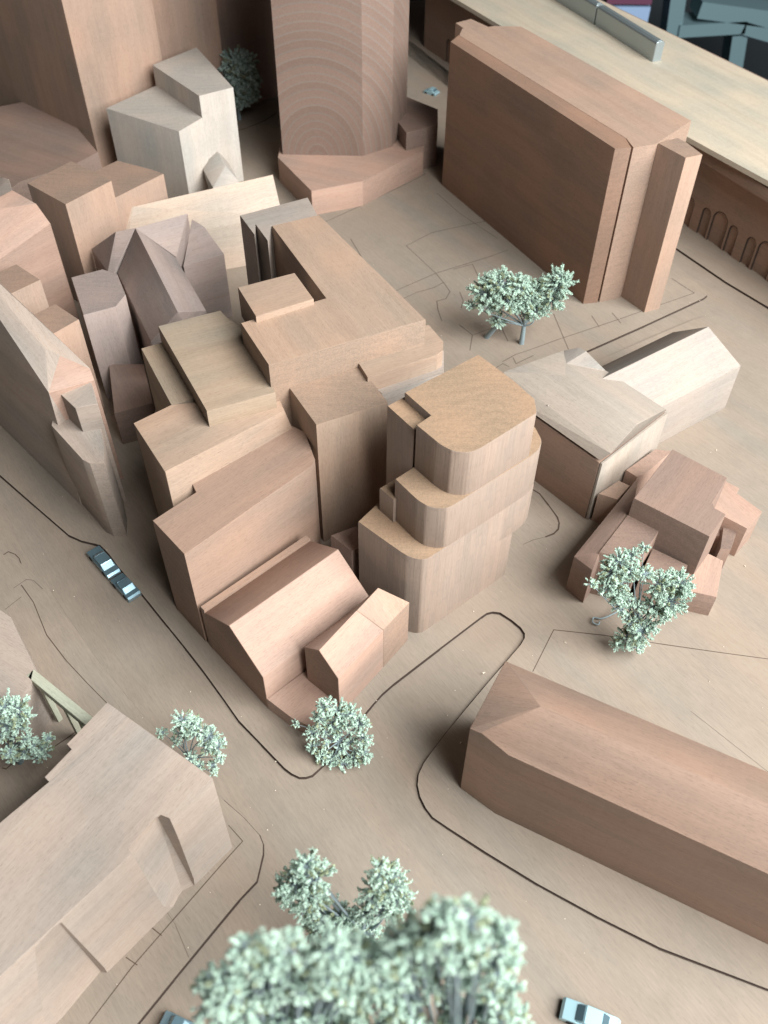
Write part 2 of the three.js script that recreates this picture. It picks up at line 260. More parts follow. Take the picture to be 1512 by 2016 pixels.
// ---------------------------------------------------------------- the wooden buildings (plan and height in millimetres)
building('corner_tower', 'pale stepped corner tower with rounded corners, the carved block in the middle', 37.3, 47.4, [
  [0,'lower_stage','tower','v',0,56.5,[-11.8,57.6, -1,67.5, 0.4,68.8, 3.3,71.4, 5.8,73.6, 7.9,75.5, 9.7,76.9, 11.1,77.8, 12.5,78.5, 13.9,79, 15.3,79.4, 16.9,79.5, 18.3,79.3, 19.7,78.8, 31,69.6, 52.1,51.5, 62.7,42.5, 63.2,39, 44,12, 34,8, 6,34]],
  [0,'rear_step','dark','v',0,30,[-26,43.2, -15.4,53.4, -3.8,46.8, -14,37]],
  [0,'middle_stage','tower','v',56.5,82.6,[4.7,55.6, 11.5,64.6, 12.2,65.4, 13.4,67, 14.7,68.4, 16,69.6, 17.1,70.5, 18.3,71.3, 19.4,71.8, 20.5,72.1, 21.8,72.4, 23.3,72.7, 24.8,72.7, 26.3,72.4, 27.8,71.9, 29.3,71, 38.8,63, 56.5,48, 65.4,40.4, 65.6,40.2, 66.1,39.7, 66.8,39, 67.7,38, 68.5,37.1, 69.2,36.1, 69.8,35.1, 70.3,34, 70.7,33, 71.1,32, 71.3,31, 71.4,29.9, 71.4,28.7, 71.2,27.3, 70.8,25.7, 70.3,23.9, 70,22.6, 69.7,21.7, 69.6,21.2, 60,10, 44,8, 12.8,48.2]],
  [0,'side_step','tower','v',56.5,71.1,[-2.1,50.2, 4.2,57.6, 14,49, 8,41.5]],
  [0,'overhang','tower','v',33,56.5,[61,44.1, 65.4,40.4, 69,36.6, 71.1,32.5, 71.6,28.4, 69.6,21.2, 60,10, 55,14, 55,49]],
  [0,'upper_stage','tower','v',82.6,108,[8.4,27.6, 19.4,42.4, 13.2,48.6, 17,53.2, 17.7,54.1, 19.1,55.8, 20.4,57.4, 21.7,59, 23,60.4, 24.4,61.7, 25.7,62.6, 26.8,63.4, 28,63.9, 29.3,64.4, 30.7,64.7, 32.1,64.8, 33.4,64.8, 34.8,64.6, 36.3,64, 38.2,62.9, 40,61.7, 41.7,60.2, 48.1,54.7, 59.1,45, 64.6,40.2, 64.6,39.9, 64.7,39.4, 64.8,38.6, 64.8,37.6, 64.9,36.4, 64.9,35.3, 64.9,34, 64.8,32.6, 64.8,31.6, 64.7,30.9, 64.7,30.6, 56.8,18.4, 47.7,6.7, 42.3,0.1]],
  [0,'rear_core','tower','v',0,103.5,[0.9,31.4, 12.4,46.8, 30,30, 36,9, 33.4,3.9]]]);
building('courtyard_block', 'long L-shaped block with a plain upper storey around a courtyard', -31.3, -74.3, [
  [0,'l_block','warm',62,0,100,[-71.2,-32.8, -54.4,-0.3, 19.4,-37.6, -39,-136.4, -64.6,-124, -30.7,-54.7]],
  [0,'end_block','grey',-29,0,99.6,[-83.9,-135.5, -73.4,-115.1, -74,-126.3, -65.5,-109, -65.3,-124.6, -39.6,-136.2, -46.7,-156.8]],
  [0,'end_block_base','grey',-29,0,88,[-85,-149.2, -68.3,-127.3, -64.3,-140.6, -49.2,-157.1]],
  [0,'roof_box','warm',-27,86.2,103.5,[-75.3,-58, -63.5,-33.3, -36.4,-49, -47.6,-71.9]],
  [0,'side_ledge','warm',-27,0,85.5,[-13.7,-21.5, -8.7,-9.8, 25.6,-28.5, 28.5,-32, 29,-39.5, 22.2,-53.2, -0.1,-52.7]],
  [0,'front_ledge','grey',-27,0,76,[-5.8,-15.2, -1.7,-9.1, 29.3,-25.8, 30,-44.5, 10.5,-44.1]]]);
building('stepped_block', 'two-level block with a raised roof slab over a sloping front roof', -84.9, -4.9, [
  [0,'roof_slab','ochre',-25,76,86.7,[-116.8,-47.7, -82.5,17.4, -52.1,3.1, -55.7,-7, -75.7,-49.5, -82.2,-55.5, -86.7,-62.1]],
  [0,'side_wing','ochre',62,0,76.6,[-126.4,-42.2, -103.2,1.9, -84.4,-8.6, -106.5,-53.4]],
  [1,'sloping_roof','warm',-40,[-118.7,77,15.3, -98.2,77,47.4, -48.4,77,5, -53.1,77,-7.3, -103.2,77,1.9, -96.3,62,53.3, -45.4,66.5,5.6, -96.3,0,53.3, -45.4,0,5.6, -118.7,0,15.3, -53.1,0,-7.3, -103.2,0,1.9]]]);
building('narrow_block', 'tall narrow flat-roofed block standing behind the rounded tower', -22.8, -0.6, [
  [0,'block','warm','v',0,83,[-47,-5.6, -31.8,21.8, 1.3,5.1, -13.5,-23.8]]]);
building('corner_house', 'tall brown corner house with a notched flat roof beside the left street', -66.5, 38.9, [
  [0,'block','brown',-47,0,66,[-102.3,66.9, -85.1,86.1, -34.1,31.5, -32.9,26.9, -39,7.9, -46.1,3.3, -84.1,36.2, -89.3,42.3, -85.7,49.3]]]);
building('gabled_house', 'pink gabled house with a long ridge beside the left street', -48.1, 79.2, [
  [1,'gable_roof','pink',-44,[-81,29.3,90.2, -66.4,42.1,105.9, -51.5,26.6,122, -81,0,90.2, -51.5,0,122, -35.7,29.3,46.3, -21.1,42.1,62, -6.2,26.6,78.1, -35.7,0,46.3, -6.2,0,78.1]],
  [0,'back_parapet','brown',-44,0,30.9,[-81,90.2, -83.2,87.8, -37.9,43.9, -35.7,46.3]]]);
building('low_block', 'low flat block tucked below the pink gabled house', -31, 122.3, [
  [0,'block','pink',-45,0,8.5,[-51.5,122, -31.1,102.9, -14.1,118.5, -18.9,123.5, -30.8,135.7, -39.6,131.4]]]);
building('small_gabled_house', 'small pink house with a slanted roof in front of the tower', -10.9, 99.4, [
  [1,'gable_body','pink',-53,[-18.7,30.8,124.7, -26.8,41.8,117.7, -33.9,34.8,111.6, 0.4,30.8,99.4, -11.5,41.5,96.6, -17.7,34.8,95.9, -18.7,0,124.7, -33.9,0,111.6, 0.4,0,99.4, -17.7,0,95.9]],
  [1,'gable_end_block','tan',37,[0.5,30.8,99.3, -11.4,41.5,96.5, -17.7,34.8,95.8, 12.2,30.8,83.9, -2.1,41.3,83.7, -7.8,34.8,86.3, 0.5,0,99.3, -17.7,0,95.8, 12.2,0,83.9, -7.8,0,86.3]]]);
building('slab_block', 'tall dark slab block with a narrow stair column, beside the plaza', 115.3, -301.5, [
  [0,'front_board','redbrown',61,0,111,[44.4,-365, 137.2,-198.7, 147.4,-200.6, 146.2,-213.1, 51,-378]],
  [0,'core_board','tan',61,0,110.7,[51.4,-378.3, 146.6,-213.4, 148.8,-201, 163,-205.7, 192.6,-239.5, 99.2,-397.7, 78.9,-398, 73.3,-395.8, 54.3,-392.1]],
  [0,'rear_board','tan',61,0,107,[50.6,-414.1, 59.1,-396.7, 89.8,-399.7, 74.9,-407.6, 62.9,-423.1]],
  [0,'stair_column','tan','v',0,110.4,[165.4,-208.1, 178.1,-189.3, 189.3,-194.1, 183.4,-209.3, 178.9,-216]]]);
building('tall_tower', 'tall square tower with growth rings on its face, behind the courtyard', -15.6, -406.4, [
  [0,'shaft','ring','v',20.5,210,[-85.8,-372.9, -20.7,-372, 2.6,-388.7, 14.6,-418.7, -17.4,-488.7, -65.8,-472.9]],
  [0,'podium','pink',20,0,20.5,[-89.4,-367.6, -58.8,-313.7, -19.8,-329.9, 28.8,-383.1, 33.2,-426, -29.8,-474.7, -90.4,-442.2]],
  [0,'rear_annex','dark',20,0,35,[6.9,-404.3, 14.3,-382.3, 40.2,-397.8, 41.1,-427.5, 14.8,-451.9]]]);
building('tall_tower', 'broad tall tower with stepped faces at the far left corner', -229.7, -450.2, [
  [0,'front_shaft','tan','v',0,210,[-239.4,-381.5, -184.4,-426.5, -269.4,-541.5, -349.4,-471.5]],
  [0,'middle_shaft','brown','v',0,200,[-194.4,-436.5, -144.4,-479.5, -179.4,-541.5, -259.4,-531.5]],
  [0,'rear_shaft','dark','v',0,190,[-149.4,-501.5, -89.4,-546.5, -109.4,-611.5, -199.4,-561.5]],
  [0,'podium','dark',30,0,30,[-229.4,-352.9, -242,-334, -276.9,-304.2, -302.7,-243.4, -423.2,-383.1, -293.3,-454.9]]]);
building('pale_block', 'bleached pale block with two roof heights, in front of the broad tower', -147.1, -356.5, [
  [0,'upper_part','white','v',0,75,[-142.9,-352.3, -119.3,-368.5, -159,-446.4, -188.5,-409]],
  [0,'lower_part','white','v',0,59.2,[-219.3,-365.7, -156.6,-327.3, -142.6,-350.9, -186.9,-411.2]],
  [1,'gable_dormer','white',0,[-126.2,30,-333.7, -134.3,22,-313.7, -115.7,22,-324.5, -138.2,30,-363.7, -146.3,22,-343.7, -127.7,22,-354.5, -134.3,0,-313.7, -115.7,0,-324.5]]]);
building('rounded_terrace', 'long cream terrace with a sloped roof and one rounded end', -149.1, -233, [
  [1,'terrace_roof','cream',-28,[-171.1,55,-224.3, -81.6,55,-271, -74.7,34,-252.2, -177.1,34,-212.8, -180.7,50,-224.4, -182.2,42,-221.9, -176.5,53.5,-224.2, -171.1,0,-224.3, -81.6,0,-271, -74.7,0,-252.2, -177.1,0,-212.8, -180.7,0,-224.4, -182.2,0,-221.9, -176.5,0,-224.2]]]);
building('cross_gabled_house', 'steep house with crossing gable roofs, between the terrace and the stepped block', -143, -161.5, [
  [1,'long_gable','lav',65,[-156.2,70,-171.4, -115.4,70,-84, -166.2,52,-149.1, -133.1,52,-81, -131.3,56,-160.6, -104.7,56,-105.2, -166.2,0,-149.1, -133.1,0,-81, -131.3,0,-160.6, -104.7,0,-105.2]],
  [1,'right_gable','lav',-38,[-127.9,58,-204.2, -119.2,56.5,-197.5, -104.9,48,-178.9, -128.7,48,-164.2, -104.9,0,-178.9, -128.7,0,-164.2, -127.9,0,-204.2, -119.2,0,-197.5]],
  [1,'cross_roof','lav',-38,[-156.2,70,-171.4, -127.6,68,-193.4, -132.3,54,-165, -130,46,-168.6, -156.2,0,-171.4, -127.6,0,-193.4, -132.3,0,-165]],
  [1,'left_gable','lav',175,[-156.2,70,-171.4, -168.4,68,-170.3, -172.7,52,-150.7, -168.6,52,-149.1, -193,45,-187.9, -181.1,45,-164.3, -193,0,-187.9, -181.1,0,-164.3, -156.2,0,-171.4, -168.4,0,-170.3]]]);
building('square_block', 'small flat lilac-brown block beside the steep gabled house', -166.1, -116.9, [
  [0,'block','lav','v',0,62,[-187.4,-128.7, -171.2,-91.1, -154.7,-99.8, -151.6,-111.7, -160.8,-132.6, -170.7,-137.8]]]);
building('sunken_block', 'low dark block down in the gap beside the stepped block', -149.5, -75.5, [
  [0,'block','dark',60,0,24,[-166.2,-95.2, -153.4,-51, -133.2,-60.2, -145.2,-95.6]]]);
building('cube_block', 'grey-topped cube block with one black shaded side at the upper left', -201.6, -211.9, [
  [0,'block','tan','v',0,80,[-230,-206.6, -199.1,-180.8, -177.4,-211.2, -191.7,-223.7, -209.5,-237.2]]]);
building('low_cube_block', 'lower grey-topped block behind the cube block', -177.3, -246.2, [
  [0,'block','tan','v',0,66,[-204.8,-245.5, -179,-215.2, -153,-248.9, -161.6,-254.5, -188.3,-267]]]);
building('sloped_house', 'pink house with a broad sloping roof at the left edge', -237, -183, [
  [1,'house','pink',-59,[-232.8,85,-188.5, -232.8,0,-188.5, -250,85,-159.9, -250,0,-159.9, -215.9,82,-177.7, -215.9,0,-177.7, -208.4,72,-172, -208.4,0,-172, -249.5,60,-123, -249.5,0,-123, -227.6,62,-153.3, -227.6,0,-153.3, -208.8,0,-174.6]],
  [1,'rear_slope','grey',0,[-253.7,80,-216.7, -253.7,0,-216.7, -243.5,80,-212.2, -243.5,0,-212.2, -247.2,70,-218, -247.2,0,-218, -255.5,70,-212.5, -255.5,0,-212.5]]]);
building('ridge_block', 'small square block with a pink front at the left edge', -217.9, -116, [
  [0,'block','tan','v',0,68,[-219.3,-132.7, -200.7,-116.6, -216.1,-99.4, -235.4,-115.3]]]);
building('slanted_block', 'small pale block standing against the long house roof', -183.5, -78.9, [
  [0,'block','tan','v',0,68,[-186,-93.1, -169.3,-78.6, -180.9,-64, -197.7,-79.9]]]);
building('long_street_house', 'long pointed house following the left street with a cut-out roof nose', -174.9, -33.5, [
  [1,'roof_body','pale',52,[-242.8,74.5,-89.8, -242.8,0,-89.8, -165.8,74.5,-8.9, -165.8,0,-8.9, -171.5,83,-32.5, -171.5,0,-32.5, -150.2,73.5,-29.1, -150.2,0,-29.1, -245.6,83,-127.9, -245.6,0,-127.9, -251.3,100.1,-121.6, -251.3,0,-121.6, -166.7,0,-2.6, -166.7,0,-2.6, -327.9,0,-164.4, -327.9,0,-164.4]],
  [1,'hip_end','pink',142,[-171.5,83,-32.5, -171.5,0,-32.5, -150.2,73.5,-29.1, -150.2,0,-29.1, -165.8,74.5,-8.9, -165.8,0,-8.9, -162.7,71.5,-12.5, -162.7,0,-12.5, -152.4,71.5,-26.6, -152.4,0,-26.6, -147.4,71,-23.3, -147.4,0,-23.3]],
  [0,'nose','pale',52,0,54.5,[-169.3,-6.8, -147.8,17.5, -143.6,19.9, -136.7,19.8, -138.9,8.3, -149.8,-22, -164.3,-38.1, -173.4,-31.7]],
  [1,'nose_dormer','pale',-54,[-162.3,70.5,-12.9, -162.3,0,-12.9, -151.5,70.5,-27.5, -151.5,0,-27.5, -158.7,70.5,-10.7, -158.7,0,-10.7, -152.2,70.5,-2.4, -152.2,0,-2.4, -141.9,70.5,-5.6, -141.9,0,-5.6, -147.5,70.5,-19.1, -147.5,0,-19.1]]]);
building('hipped_hall', 'pale hall with a hipped ridge roof, just right of the tower', 115.3, -38.4, [
  [1,'roof','hall',51,[96.8,57,-49, 128.1,57,-10.7, 114,49.5,3.3, 65.1,49.5,-60.8, 150.3,46,-35, 124.3,46,-66.3, 101.4,47,-83.8, 109.4,44.3,3, 63.1,44.3,-51.3, 152.4,42,-38.8, 126.4,42,-70.4]],
  [0,'gable_wall','hall','v',0,42.5,[110,3, 151.3,-36.9, 152.5,-35.9, 110.8,4]],
  [0,'walls','brown',51,0,42.5,[109.4,3, 63.1,-51.3, 101.4,-87.8, 124.9,-68.8, 151.3,-36.9]]]);
building('long_hall', 'long pale hall with a steep bright roof slope, behind the hipped hall', 140.4, -70.1, [
  [1,'hall','hallbright',-35,[209.1,32.5,-90.2, 106.6,32.5,-18.6, 188.5,50,-104.3, 86,50,-32.7, 175.8,32.5,-122.5, 73.3,32.5,-50.9, 209.1,0,-90.2, 106.6,0,-18.6, 175.8,0,-122.5, 73.3,0,-50.9]]]);
building('corner_gable', 'small white triangular gable between the two pale halls', 109.3, -75.1, [
  [1,'gable','hallbright',-42,[99.7,52,-65.4, 99.7,0,-65.4, 112.6,52,-77.1, 112.6,0,-77.1, 122.7,47,-66.3, 122.7,0,-66.3, 109.8,50,-82.9, 109.8,0,-82.9, 101.7,47,-83.9, 101.7,0,-83.9]]]);
building('house_cluster', 'cluster of stepped brown boxes around one tall box, behind the wiry tree', 146.8, 25.8, [
  [0,'tall_box','umber',127,0,44.5,[148.2,-5.8, 121.9,29.4, 153.1,53.7, 164.4,39.1, 160,35.2, 159.9,31.5, 171.3,14.6]],
  [0,'front_step','umber','v',0,32,[122,28.4, 103.5,53.5, 121.6,59.4, 135.4,39]],
  [0,'front_low_step','umber','v',0,21.5,[134.1,41.6, 125.2,58.2, 144.9,61.6, 149.2,52.1]],
  [0,'right_low_wing','pink',111,0,15.2,[162,37.9, 170.5,44, 161.6,67, 145.1,62.3, 154.9,46.3]],
  [0,'right_wing','pink',59,0,22.1,[180.9,-6, 188,-0.1, 185.5,3.3, 195.4,16.5, 184.4,28.5, 175,20.7, 170.1,25, 169,10.8]],
  [0,'right_link','pink','v',0,13.7,[179.4,13.1, 182.2,23, 177.8,28.9, 170.3,25.2, 173.3,13.9]],
  [0,'chimney_box','umber','v',0,16.6,[175.3,22.8, 182.3,24.4, 175.5,37.8, 170.1,37.6]],
  [1,'lean_to','dark',-53,[92.7,26.2,51.7, 92.7,0,51.7, 133.9,26.2,-3, 133.9,0,-3, 100.4,26.2,60.1, 100.4,0,60.1, 104,31.2,52.8, 104,0,52.8, 122.6,31.2,27.7, 122.6,0,27.7, 127.7,31.2,16.5, 127.7,0,16.5]],
  [0,'link_block','pink','v',0,21,[130.4,-13.7, 135.5,-8.4, 141.9,-12.2, 158.6,-29, 149.6,-30.5]],
  [0,'rear_low_block','tan','v',0,21,[112.8,4.2, 122.3,8.4, 130.8,-2.1, 125.2,-5.7]]]);
building('hipped_long_house', 'long house with a hipped roof at the lower right', 92.6, 176.2, [
  [1,'house','brown',27,[34,51.8,158.9, 34,0,158.9, 37.8,53.5,161.7, 37.8,0,161.7, 48.1,51.8,170, 48.1,0,170, 59.9,63,155.6, 50.2,51.8,128.3, 50.2,0,128.3, 176,51.8,234.2, 176,0,234.2, 187.9,63,219.8, 178.1,51.8,192.5, 178.1,0,192.5]]]);
building('dormer_house', 'large pale house with two wedge dormers at the lower left', -123.1, 206.2, [
  [1,'roof_block','pale',124,[-62.2,50,179.7, -138.7,50,268.8, -60,6,185.7, -136.5,6,274.8, -60,0,185.7, -136.5,0,274.8, -98.9,50,154.7, -175.3,50,243.8, -98.9,0,154.7, -175.3,0,243.8], [[-88.1,50.1,206.3, -80.7,-4.4,213, -76.1,45.7,196.7, -71.6,-13.2,202.8, -80.5,46.5,193.5, -77.1,-8.8,204.9, -84.1,80.1,210.3, -76.7,25.6,217, -66.1,75.7,196.7, -61.6,16.8,202.8], [-121,50.1,250.9, -115,-18.6,253.6, -105.4,41,231.7, -98.7,-15.6,234.9, -106.7,46.5,230.4, -101.6,-20.4,233.4, -117,80.1,254.9, -111,11.4,257.6, -95.4,71,231.7, -88.7,14.4,234.9]]],
  [0,'upper_block','pale',124,0,49.9,[-108,148.4, -98.6,154.8, -175.1,244, -143.4,272.6, -173.3,237.2, -137.4,203.1, -121.9,182.2, -124.4,180.1, -117.2,168.8, -119.5,166.7]]]);
building('edge_house', 'pale grey house cut off by the left edge, above the slim canopy', -161.9, 121.5, [
  [0,'block','pale',30,0,33,[-189.7,81.1, -166.1,96.4, -148.8,122.1, -147.9,130.8, -152.5,144.6, -166.1,153.9]]]);
building('canopy_beam', 'slim pale yellow canopy beam on short posts, between two pale houses', -134.2, 136.5, [
  [0,'beam','yellow',37,28.8,33,[-148.6,123.1, -116.4,147.1, -119,150.4, -151.1,126.5]],
  [0,'post','yellow','v',0,28.8,[-145.3,126.8, -143.4,128.3, -144.8,130.1, -146.7,128.7]],
  [0,'post','yellow','v',0,28.8,[-133.1,135.9, -131.2,137.4, -132.6,139.2, -134.5,137.8]],
  [0,'post','yellow','v',0,28.8,[-125.4,141.7, -123.5,143.1, -124.9,145, -126.8,143.5]]]);
for (const o of scene.children) if (o.name === 'canopy_beam') o.userData.category = 'model canopy';

// ---------------------------------------------------------------- station with arched front and a veneer platform roof
{
  const A = [230.8, -307.9], D = [0.4857, 0.8741], N = [-0.8741, 0.4857];       // foot of the facade, its direction, towards the plaza
  const at = (s, n, y) => V((A[0] + D[0] * s + N[0] * n) / 1000, y / 1000, (A[1] + D[1] * s + N[1] * n) / 1000);
  const o = thing('arcade_station', 'long station with arched facade and broad pale veneer roof behind the slab', 'model building', A[0], A[1]);
  const lp = (v) => v.sub(V(A[0] / 1000, 0, A[1] / 1000));
  const s0 = -402, s1 = 420, H = 61.5;
  const face = new THREE.Shape([new THREE.Vector2(s0, -1), new THREE.Vector2(s1, -1), new THREE.Vector2(s1, H), new THREE.Vector2(s0, H)]);
  const arches = [];
  for (let k = -8; k < 9; k++) for (const [c, w, h] of [[19.1, 9.4, 22.5], [33.4, 15.6, 26.2], [47.6, 9.0, 22.5]]) { const C = c + k * 46.6; if (C > s0 + 8 && C < s1 - 12) arches.push([C, w, h]); }
  for (const [c, w, h] of arches) { const p = new THREE.Path(); p.moveTo(c - w / 2, -0.5); p.lineTo(c - w / 2, h - w / 2); p.absarc(c, h - w / 2, w / 2, Math.PI, 0, true); p.lineTo(c + w / 2, -0.5); p.closePath(); face.holes.push(p); }
  const toTris = (g, n0) => { const t = [], q = (g.index ? g.toNonIndexed() : g).attributes.position; for (let i = 0; i < q.count; i += 3) t.push([0, 1, 2].map((k) => lp(at(q.getX(i + k), n0 + q.getZ(i + k), q.getY(i + k))))); return t; };
  const ex = new THREE.ExtrudeGeometry(face, { depth: 1.7, bevelEnabled: false, curveSegments: 12 });
  part('facade', woodGeometry(toTris(ex, -1.7), V(D[0], 0, D[1])), wood('brown'), o);
  const box = (a, b, n0, n1, y0, y1) => { const q = [at(a, n0, 0), at(b, n0, 0), at(b, n1, 0), at(a, n1, 0)].map((p) => lp(p)); return prismTris(q.map((p) => [p.x, p.z]), y0 / 1000, y1 / 1000); };
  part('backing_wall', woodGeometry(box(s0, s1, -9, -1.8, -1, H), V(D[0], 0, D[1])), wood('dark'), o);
  for (const [c, w, h] of arches.filter((a) => (a[0] > 0 && a[0] < 130) || a[0] < -330)) {
    const p = new THREE.Shape(); p.moveTo(c - w / 2 + 0.7, 0); p.lineTo(c - w / 2 + 0.7, h - w / 2); p.absarc(c, h - w / 2, w / 2 - 0.7, Math.PI, 0, true); p.lineTo(c + w / 2 - 0.7, 0); p.closePath();
    const rim = (i) => { const q = i ? new THREE.Path() : new THREE.Shape(), e = 0.02 + i; q.moveTo(c - w / 2 + e, -0.4); q.lineTo(c - w / 2 + e, h - w / 2); q.absarc(c, h - w / 2, w / 2 - e, Math.PI, 0, true); q.lineTo(c + w / 2 - e, -0.4); q.closePath(); return q; };
    const ring = rim(0); ring.holes.push(rim(0.55));
    part('arch_edge', woodGeometry(toTris(new THREE.ExtrudeGeometry(ring, { depth: 1.55, bevelEnabled: false, curveSegments: 12 }), -1.68), V(D[0], 0, D[1])), burnt, o);
    part('arch_panel', woodGeometry(toTris(new THREE.ExtrudeGeometry(p, { depth: 0.4, bevelEnabled: false, curveSegments: 12 }), -1.75), V(D[0], 0, D[1])), wood('brown'), o);
  }
  part('fascia', woodGeometry(box(s0, s1, -4, 6.5, H - 7, H + 1.5), V(D[0], 0, D[1])), wood('brown'), o);
  const roof = prismTris(pairs([-330.8,-1294.6, 53.6,-602.6, 216.9,-309.3, 257.1,-245.5, 318.4,-149.2, 400.2,-267.9, 303.7,-410.9, 197.1,-591.2, -156.9,-1271]).map((p) => [p[0] - A[0] / 1000, p[1] - A[1] / 1000]), 0.0645, 0.068);
  tones.roof = [0.44, 0.385, 0.305];
  part('platform_roof', woodGeometry(roof, V(D[0], 0, D[1])), wood('roof'), o);
  part('roof_base', woodGeometry(prismTris(pairs([-325.2,-1323, 59.3,-615.9, 220.3,-315.3, 260.3,-251.1, 320.9,-153.9, 407,-278.1, 308.3,-421.5, 200.1,-604.2, -159,-1291.7]).map((p) => [p[0] - A[0] / 1000, p[1] - A[1] / 1000]), 0.058, 0.0643), V(D[0], 0, D[1])), wood('dark'), o);
}

// ---------------------------------------------------------------- pewter train on the platform roof
const pewter = new THREE.MeshPhysicalMaterial({ color: new THREE.Color().setRGB(0.40, 0.46, 0.48), metalness: 0.75, roughness: 0.38 });
const pewterDark = new THREE.MeshPhysicalMaterial({ color: new THREE.Color().setRGB(0.10, 0.12, 0.13), metalness: 0.5, roughness: 0.3 });
function trainCar(label, ax, az, bx, bz) {
  const o = thing('train_car', label, 'model train', (ax + bx) / 2, (az + bz) / 2, 'pewter train cars on the station roof', 68.1);
  const L = Math.hypot(bx - ax, bz - az) / 1000, w = 0.0078, h = 0.0150;
  o.rotation.y = -Math.atan2(bz - az, bx - ax);
  const s = new THREE.Shape(); s.moveTo(-w / 2, 0); s.lineTo(w / 2, 0); s.lineTo(w / 2, h - 0.0018); s.quadraticCurveTo(w / 2, h, w / 2 - 0.002, h); s.lineTo(-w / 2 + 0.002, h); s.quadraticCurveTo(-w / 2, h, -w / 2, h - 0.0018); s.closePath();
  const g = new THREE.ExtrudeGeometry(s, { depth: L, bevelEnabled: true, bevelSize: 0.0003, bevelThickness: 0.0003, bevelSegments: 1 }); g.translate(0, 0, -L / 2); g.rotateY(Math.PI / 2);
  part('car_body', g, pewter, o);
  const r = new THREE.BoxGeometry(L * 0.97, 0.0005, w * 0.5); r.translate(0, h + 0.0004, 0); part('roof_strip', r, pewter, o);
  return o;
}
trainCar('pewter train car nearest the free roof end, fully in view', 182.3, -527.7, 217.6, -446).translateZ(-0.0042);
trainCar('pewter train car behind the first, running out of the picture', 125.4, -651.2, 181.3, -530.1).translateZ(-0.0042);

// ---------------------------------------------------------------- toy cars
const carPaint = new THREE.MeshPhysicalMaterial({ color: new THREE.Color().setRGB(0.20, 0.32, 0.38), metalness: 0.6, roughness: 0.35, clearcoat: 0.4 });
const carLight = new THREE.MeshPhysicalMaterial({ color: new THREE.Color().setRGB(0.34, 0.52, 0.58), metalness: 0.4, roughness: 0.4, clearcoat: 0.4 });
const carGlass = new THREE.MeshPhysicalMaterial({ color: new THREE.Color().setRGB(0.13, 0.21, 0.25), metalness: 0.5, roughness: 0.2, clearcoat: 1 });
const carRear = new THREE.MeshPhysicalMaterial({ color: new THREE.Color().setRGB(0.28, 0.42, 0.48), metalness: 0.5, roughness: 0.4 });
const tyre = new THREE.MeshStandardMaterial({ color: 0x16181a, roughness: 0.8 });
function toyCar(label, x, z, x2, z2, paint, W = 7.4) {
  const L = Math.hypot(x2 - x, z2 - z) / 1000, w = W / 1000, o = thing('toy_car', label, 'model car', (x + x2) / 2, (z + z2) / 2, undefined, -1.4);
  o.rotation.y = -Math.atan2(z2 - z, x2 - x);
  const k = L / 0.018, ext = (pts, wid, bev) => { const s = new THREE.Shape(pts.map((p) => new THREE.Vector2(p[0] * k / 1000, p[1] / 1000))); const g = new THREE.ExtrudeGeometry(s, { depth: wid - 2 * bev, bevelEnabled: true, bevelSize: bev, bevelThickness: bev, bevelSegments: 2 }); g.translate(0, 0, -wid / 2 + bev); return g; };
  part('body', ext([[-8.8, 0.9], [8.8, 0.9], [8.9, 2.6], [8.2, 3.5], [4.6, 3.8], [-4.2, 3.8], [-8.2, 3.3], [-8.9, 2.4]], w, 0.0003), paint, o);
  const cab = part('cabin', ext([[-4.3, 3.9], [5.6, 3.9], [3.2, 5.9], [-1.6, 5.9]], w * 0.86, 0.0003), paint, o);
  const pane = (x0, y0, x1, y1) => { const a = [x0 * k / 1000, y0 / 1000], b = [x1 * k / 1000, y1 / 1000], l = Math.hypot(b[0] - a[0], b[1] - a[1]), g = new THREE.BoxGeometry(l, 0.00012, w * 0.72); g.rotateZ(Math.atan2(b[1] - a[1], b[0] - a[0])); g.translate((a[0] + b[0]) / 2, (a[1] + b[1]) / 2, 0); return g; };
  part('windscreen', pane(-4.45, 4.3, -2.2, 6.0), carGlass, cab); part('rear_window', pane(3.7, 6.05, 5.8, 4.3), paint === carLight ? carGlass : carRear, cab);
  const bm = new THREE.BoxGeometry(0.0006, 0.0009, w * 0.9); bm.translate(9.2 * k / 1000, 0.0022, 0); part('bumper', bm, pewter, o);
  for (const sx of [-5.4, 5.2]) for (const sz of [-1, 1]) { const g = new THREE.CylinderGeometry(0.0015, 0.0015, 0.0012, 14); g.rotateX(Math.PI / 2); g.translate(sx * k / 1000, 0.0015, sz * (w / 2 - 0.0004)); part('wheel', g, tyre, o); }
  return o;
}
toyCar('dark blue grey toy car at the bend of the left kerb', -152.5, 30, -137.5, 46.6, carPaint);
toyCar('dark blue grey toy car parked second along the left kerb', -136.1, 48.3, -124.4, 60.3, carPaint);
toyCar('pale blue toy car on the road at the bottom edge', 66.7, 242.9, 85.8, 250, carLight);
toyCar('dark toy car half hidden under the big tree at the bottom', -77.6, 248.9, -66, 253.3, carPaint);
toyCar('tiny silver toy car on the far road between tower and slab', 35.1, -547.9, 46.1, -540.1, carLight, 8);

